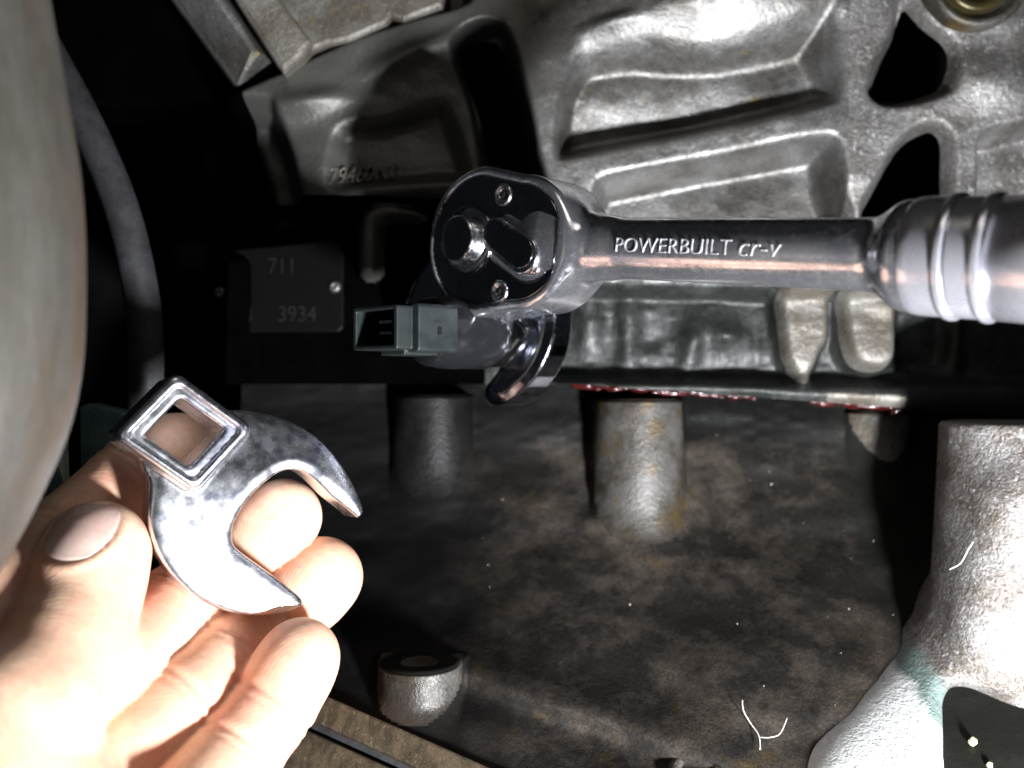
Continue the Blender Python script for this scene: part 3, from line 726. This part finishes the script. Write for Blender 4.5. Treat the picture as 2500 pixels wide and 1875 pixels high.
prof = [(.55, 8.5), (.88, 8.52), (.93, 8.60), (.945, 8.75), (.945, 9.06), (.945, 9.10), (.99, 9.13), (1.0, 9.18), (.99, 9.23), (.90, 9.25), (.90, 9.29), (.945, 9.31), (.945, 9.60), (.945, 9.64), (.99, 9.67), (1.0, 9.72), (.99, 9.77), (.90, 9.79), (.90, 9.83), (.95, 9.86), (.97, 11.0), (1.0, 13.5), (.9, 14.2), (.001, 14.3)]
V, Fc = lathe(prof, 72); gr = mesh_obj('grip', on_x(V), Fc, M['grip'], rat, local=True)
ed = gr.modifiers.new('edge', 'EDGE_SPLIT'); ed.split_angle = math.radians(60)
# stamped lettering wrapped on the shank
def shank_text(s, x0, x1, h, y0, shear=0.0):
    tv, tf = text_mesh(s, shear=shear, extrude_=.05, offset=-.02, res=4); tv = fit(tv, x0, x1, 0, h)
    out = []
    for x, y, z in tv:
        a = (y0 + y)/.605; r = .628 if z > 0 else .58
        out.append((x, r*math.sin(a), -.78 + r*math.cos(a)))
    return mesh_obj('lettering', out, tf, M['letter'], rat, local=True, smooth=False)
shank_text("POWERBUILT", 3.05, 5.55, .27, -.12); shank_text("cr-v", 5.72, 6.5, .21, -.13, .2)

# ------------------------------------------------------------------ crowfoot wrench (shape shared by the two)
S6 = .00312
def z6(pts): return np.array([((x-485)*S6, -(y-430)*S6) for x, y in pts])
jaw = z6([(640,330),(740,288),(860,292),(980,312),(1100,355),(1220,435),(1330,560),(1420,720),(1475,850),(1497,930),(1470,966),(1440,945),
          (1375,885),(1300,820),(1205,715),(1135,662),(1060,652),(980,686),(880,778),(805,880),(760,980),(752,1060),(775,1120),(850,1190),(970,1290),(1080,1390),(1140,1450),(1142,1490),(1095,1522),
          (980,1537),(850,1530),(720,1490),(590,1415),(480,1310),(400,1190),(345,1050),(322,920),(330,780),(322,690),(290,620),(350,480)])
jaw = catmull(jaw, 2)
sqc = z6([(485, 430)])[0]
ang = math.radians(-38.5)
def sq(x, y, hx_, hy_, r):
    u = (x-sqc[0])*math.cos(ang) + (y-sqc[1])*math.sin(ang); v = -(x-sqc[0])*math.sin(ang) + (y-sqc[1])*math.cos(ang)
    a = np.abs(u)-hx_+r; b = np.abs(v)-hy_+r
    return np.minimum(np.maximum(a, b), 0) + np.sqrt(np.maximum(a, 0)**2 + np.maximum(b, 0)**2) - r
def f_crow(x, y, z):
    dj = poly_sdf(jaw, x, y)
    dome = .10*np.clip(-dj/.5, 0, 1)
    b = extrude(dj, z + 0*x, -.95, -.02, .10)
    b = smax(b, z - .05*sst(-dj/.22) + .04 + .12*(np.sqrt((y+1.0)**2+.1) + (y+1.0)) , .06)
    bs = extrude(sq(x, y, .83, .76, .18), z, -1.15, .24, .12)
    rim = smax(bs, -extrude(sq(x, y, .66, .60, .12), z, .17, 1, .02), .05)
    d = smin(b, rim, .12)
    d = smax(d, -(sq(x, y, .455, .44, .07)), .09)
    # tapered mouth of the square hole
    return d
V, Q, G = sdf_mesh(f_crow, (-1.8, -3.8, -1.35), (3.5, 1.35, .4), .04)
nC = np.array([.48, -.87, .06]); nC /= np.linalg.norm(nC)
ux = np.array([1., 0, 0]) - nC*nC[0]; ux /= np.linalg.norm(ux); uy = np.cross(nC, ux)
if uy[2] < 0: uy = -uy
CC = P(448, 1056, 18.3)
def mat4(ux, uy, n, c): return Matrix(((ux[0], uy[0], n[0], c[0]), (ux[1], uy[1], n[1], c[1]), (ux[2], uy[2], n[2], c[2]), (0, 0, 0, 1)))
# lengthen in the plane to make up for the tilt
SX = 1.12
cm = mat4(ux, uy, nC, CC)
crow = thing('crowfoot_wrench', 'chrome open-end crowfoot wrench with square drive hole pinched between thumb and fingers', 'wrench', matrix=cm)
Vc = V.copy(); Vc[:, 0] *= SX
Gc = G.copy(); Gc[:, 0] /= SX; Gc /= np.linalg.norm(Gc, axis=1, keepdims=True)
cq = V[Q].mean(1); inb = sq(cq[:, 0], cq[:, 1], .83, .76, .18) < .05
for nm, mk in (('open_jaw', ~inb), ('square_drive', inb)):
    qq = Q[mk]; u, inv = np.unique(qq, return_inverse=True); mesh_obj(nm, Vc[u], inv.reshape(qq.shape), M['smudged'], crow, Gc[u], local=True)

# the second crowfoot, on the sensor behind the ratchet
a_ = np.array([math.sin(th), math.cos(th), 0]); s_ = np.array([math.cos(th), -math.sin(th), 0.]); up = np.array([0, 0, 1.])
SO = P(918, 800, 20.4)
sqw = RC + xa*(-.80) + za*(-1.75) + np.array([.03, 0, -.04])
r2 = math.radians(-88)
e1 = s_*math.cos(r2) + up*math.sin(r2); e2 = -s_*math.sin(r2) + up*math.cos(r2)
crow2 = thing('crowfoot_wrench', 'dark mirror-like crowfoot wrench hooked round the sensor beneath the ratchet head', 'wrench', matrix=mat4(e1, e2, -a_, sqw) @ Matrix.Scale(1.26, 4))
def f_crow2(x, y, z):                                       # blunter, shorter jaws
    return smax(f_crow(x, y, z), (x-1.29)*.82 - (y+1.47)*.57 - 1.12, .55)
V, Q, G = sdf_mesh(f_crow2, (-1.8, -3.8, -1.35), (3.5, 1.35, .4), .04)
cq = V[Q].mean(1); inb = sq(cq[:, 0], cq[:, 1], .83, .76, .18) < .05
for nm, mk in (('open_jaw', ~inb), ('square_drive', inb)):
    qq = Q[mk]; u, inv = np.unique(qq, return_inverse=True); mesh_obj(nm, V[u], inv.reshape(qq.shape), M['mirror'], crow2, G[u], local=True)
for o in (crow, crow2): o['group'] = 'crowfoot wrenches'

# ------------------------------------------------------------------ sensor with plastic connector
MS = mat4(s_, up, -a_, SO)                                 # local x = s, y = up, z = towards the open end
sen = thing('oil_pressure_sensor', 'dark plastic pressure sensor with an open square connector, under the ratchet head', 'sensor', matrix=MS)
def box2(x, y, hx_, hy_, r):
    a = np.abs(x)-hx_+r; b = np.abs(y)-hy_+r
    return np.minimum(np.maximum(a, b), 0) + np.sqrt(np.maximum(a, 0)**2 + np.maximum(b, 0)**2) - r
def f_shroud(x, y, z):
    o = extrude(box2(x+.06, y, .70, .45, .06), z, -1.5, 0, .02)
    i = extrude(box2(x+.06, y, .59, .36, .04), z, -1.1, 1, .01)
    d = smax(o, -i, .02)
    lk = extrude(box2(x-.55, y+.0, .28, .50, .10), z, -1.55, -.42, .03)     # lock block on the near side
    fl = extrude(box2(x-.1, y+.50, .38, .06, .02), z, -1.3, -.35, .02)
    return smin(smin(d, lk, .02), fl, .02)
V, Q, G = sdf_mesh(f_shroud, (-.8, -.7, -1.7), (1.0, .65, .15), .03)
mesh_obj('connector_shroud', V, Q, M['plastic2'], sen, G, local=True)
for yy in (.13, -.10):
    V, Fc = prism([(-.2, yy-.03, -.25), (.2, yy-.03, -.25), (.2, yy+.03, -.25), (-.2, yy+.03, -.25)], (0, 0, -.9), .01)
    mesh_obj('terminal_pin', V, Fc, M['satin'], sen, local=True, smooth=False)
tv, tf = text_mesh("1", extrude_=.03); tv = fit(tv, 0, .10, 0, .16)
mesh_obj('moulded_mark', [(.835 + z*.4, -.13+y, -.95-x) for x, y, z in tv], tf, M['plastic'], sen, local=True, smooth=False)
V, Fc = prism([(.82, .10, -.85), (.82, .10, -1.06), (.82, .16, -1.06), (.82, .16, -.85)], (.022, 0, 0)); mesh_obj('moulded_slot', V, Fc, M['black'], sen, local=True, smooth=False)
V, Fc = lathe([(.001, -1.35), (.62, -1.35), (.72, -1.4), (.76, -1.5), (.76, -1.75), (.80, -1.8), (.80, -3.1), (.74, -3.2), (.6, -3.2)][::-1], 56)
mesh_obj('sensor_body', V + np.array([.02, -.02, 0]), Fc, M['plastic'], sen, local=True)
V, Fc = lathe([(.001, -3.1), (.78, -3.1), (.86, -3.2), (.86, -3.9), (.78, -4.0), (.001, -4.0)][::-1], 6)
mesh_obj('hex_nut', V + np.array([.02, -.02, 0]), Fc, M['plate'], sen, local=True, smooth=False)

V, Fc = lathe([(.45, -3.9), (.45, -4.9), (.001, -4.9)][::-1], 32)
mesh_obj('threaded_stem', V + np.array([.02, -.02, 0]), Fc, M['grime'], sen, local=True)

# ------------------------------------------------------------------ hand
def chain(x, y, z, pts, k=.12):
    d = None
    for (a, ra), (b, rb) in zip(pts[:-1], pts[1:]):
        e = cone(x, y, z, a, b, ra, rb); d = e if d is None else smin(d, e, k)
    return d
FING = {
 'index': [((432,1085,20.5), .80), ((320,1170,19.9), .80), ((150,1330,18.5), .84), ((-120,1600,16.2), .95)],
 'middle': [((692,1262,20.6), .79), ((565,1375,20.7), .82), ((430,1490,19.5), .86), ((270,1640,17.7), .90), ((40,1860,16.3), 1.0)],
 'ring': [((788,1408,20.7), .83), ((665,1520,20.6), .83), ((550,1630,19.1), .86), ((440,1725,18.0), .86), ((220,1930,16.6), 1.0)],
 'pinky': [((734,1604,18.7), .73), ((665,1725,18.3), .77), ((560,1860,17.5), .83), ((420,2040,15.9), .86), ((250,2200,15.2), .95)],
 'thumb': [((240,1345,17.95), .90), ((205,1440,17.5), .98), ((160,1580,16.7), 1.02), ((40,1760,15.6), 1.28), ((-100,1960,14.8), 1.6)],
}
FW = {n: [(P(*p), r) for p, r in v] for n, v in FING.items()}
PALM = [((-150,1950,15.2), 1.5), ((150,2150,15.0), 1.4)]
palm_pts = [(P(*p), r) for p, r in PALM]
def groove(x, y, z, c, t, r, depth, wid):                  # crease ring round a joint
    t = np.asarray(t)/np.linalg.norm(t)
    d = (x-c[0])*t[0] + (y-c[1])*t[1] + (z-c[2])*t[2]
    near = np.sqrt((x-c[0])**2 + (y-c[1])**2 + (z-c[2])**2)
    return depth*np.exp(-(d/wid)**2)*np.clip(2.2 - near/(r*1.0), 0, 1)
JOINTS = []
for n, v in FW.items():
    for i in range(1, len(v)-1):
        if n in ('index', 'middle', 'ring', 'pinky') and i in (1, 2, 3):
            JOINTS.append((n, v[i][0], v[i+1][0]-v[i-1][0], v[i][1]))
NT = FW['thumb'][0][0] - FW['thumb'][2][0] + np.array([.35, 0, 0]); NT /= np.linalg.norm(NT)
ND = np.array([.02, -.97, .22]); ND -= NT*(ND @ NT); ND /= np.linalg.norm(ND); NS = np.cross(NT, ND)
NC = P(212, 1322, 17.6); NRX, NRY = .60, .76
def f_finger(n, x, y, z):
    v = FW[n]; d = chain(x, y, z, v, .2)
    # fleshy pad of the last segment, facing the camera
    a, ra = v[0]; b, rb = v[1]
    pc = a*.72 + b*.28 + np.array([0, -.10, 0]); pr = ra*1.0
    d = smin(d, np.sqrt((x-pc[0])**2 + (y-pc[1])**2 + (z-pc[2])**2) - pr, .25)
    for jn, c, t, r in JOINTS:
        if jn == n: d = d + groove(x, y, z, c, t, r, .055, .09) + groove(x, y, z, c + t/np.linalg.norm(t)*.2, t, r, .025, .07)
    return d
def f_hand(x, y, z):
    pal = chain(x, y, z, palm_pts, .5)
    for n in ('index', 'middle', 'ring', 'pinky', 'thumb'):
        b, rb = FW[n][-1]; pal = smin(pal, cone(x, y, z, b, palm_pts[0][0], rb, 1.5), .8)
    d = pal
    for n in ('index', 'middle', 'ring', 'pinky'): d = smin(d, f_finger(n, x, y, z), .07)
    t = f_finger('thumb', x, y, z)
    u, v, n_ = [(x-NC[0])*q[0] + (y-NC[1])*q[1] + (z-NC[2])*q[2] for q in (NS, NT, ND)]
    e = np.sqrt((u/NRX)**2 + (v/NRY)**2 + 1e-6); on = sst(n_*3+.5)
    t = t - on*(.035*np.exp(-((e-1.16)/.13)**2)*sst(1.1 - v/NRY) - .02*sst((1.05-e)*8))
    return smin(d, t, .10)
V, Q, G = sdf_mesh(f_hand, (-12.0, 12.6, -8.4), (-2.6, 21.8, -.6), .068)
hand = thing('left_hand', 'bare left hand with grimy thumb holding the chrome crowfoot up to the engine', 'hand', tuple(P(250, 1600, 17)))
hm = mesh_obj('hand_skin', V, Q, M['skin'], hand, G)
# thumb nail: a curved plate laid on the thumb
def on_hand(p, d_):
    t = np.full(len(p), 2.2)
    for _ in range(40):
        q = p + d_*t[:, None]; t = t - f_hand(q[:, 0], q[:, 1], q[:, 2])*.8
    return p + d_*t[:, None]
nu, nv = 21, 25; U, Vv = np.meshgrid(np.linspace(-1, 1, nu), np.linspace(-1, 1, nv), indexing='ij')
# squircle outline
uu = U*np.sqrt(1-.5*Vv**2)*NRX; vv = Vv*np.sqrt(1-.5*U**2)*NRY
nd = ND
pts = NC + uu.reshape(-1, 1)*NS + vv.reshape(-1, 1)*NT
onp = on_hand(pts, nd)
e = np.maximum(np.abs(U), np.abs(Vv)).ravel()
hgt = np.where(e > .95, -.03, .018)
NV = onp + nd*hgt[:, None]
ii = np.arange(nu*nv).reshape(nu, nv); nq = np.stack([ii[:-1, :-1], ii[1:, :-1], ii[1:, 1:], ii[:-1, 1:]], -1).reshape(-1, 4)
mesh_obj('thumbnail', NV, nq, M['nail'], hand)

# ------------------------------------------------------------------ small litter
def thread(pts, r, lab, mat=M['lint']):
    V, Fc = tube(catmull(pts, 5, False), r, 8); return tag(mesh_obj('lint_thread', V, Fc, mat), lab, 'lint', 'bits of lint')
def wp(px, py, lift=.12):
    p = wpt(px, py); return p*(1 - lift/p[1])
thread([wp(1812,1708,.25), wp(1815,1735,.2), wp(1832,1765), wp(1852,1795), wp(1856,1830)], .013, 'forked white lint thread lying on the dark casing near the bottom')
thread([wp(1856,1800), wp(1882,1800,.2), wp(1905,1790,.25), wp(1922,1752,.3)], .009, 'dim curled lint fibre touching the forked white thread')
def lp(px, py, Y): return P(px, py, Y)
thread([lp(2318,1390,20.85), lp(2345,1375,20.7), lp(2362,1345,20.6), lp(2376,1322,20.6)], .012, 'fine white hair stuck to the side of the pale support casting')
def grit(px, py, s, lab, lift=.1, Y=None):
    c = wp(px, py, lift) if Y is None else P(px, py, Y)
    rr = random.Random(int(px)); V, Fc = lathe([(.001, -1), (.7, -.7), (1, -.1), (.8, .6), (.001, 1)], 8)
    V = np.array([v*s*rr.uniform(.75, 1.2) for v in V]) + c
    return tag(mesh_obj('grit_crumb', V, Fc, M['crumb'], smooth=False), lab, 'grit')
g1 = grit(2375, 1811, .10, 'pale yellow crumb of grit in the dark recess below the pale support casting', lift=.1)
g2 = grit(2416, 1868, .07, 'tiny yellow crumb at the bottom edge below the larger crumb', lift=.08)
for g in (g1, g2): g['group'] = 'grit crumbs'
rr = random.Random(11); Vs = []; Fs = []
for i in range(36):
    px, py = rr.uniform(950, 2250), rr.uniform(1000, 1850)
    p = wp(px, py, .03); s = rr.choice([.009, .011, .014, .022]); b = len(Vs)
    for d in ((1,0,0),(-1,0,0),(0,1,0),(0,-1,0),(0,0,1),(0,0,-1)): Vs.append(p + np.array(d)*s*rr.uniform(.7, 1.3))
    Fs += [(b+i_, b+j, b+k) for i_, j, k in ((0,2,4),(2,1,4),(1,3,4),(3,0,4),(2,0,5),(1,2,5),(3,1,5),(0,3,5))]
tag(mesh_obj('dust_specks', np.array(Vs), Fs, M['lint'], smooth=False), 'pale dust specks scattered over the dark crankcase', None, kind='stuff')
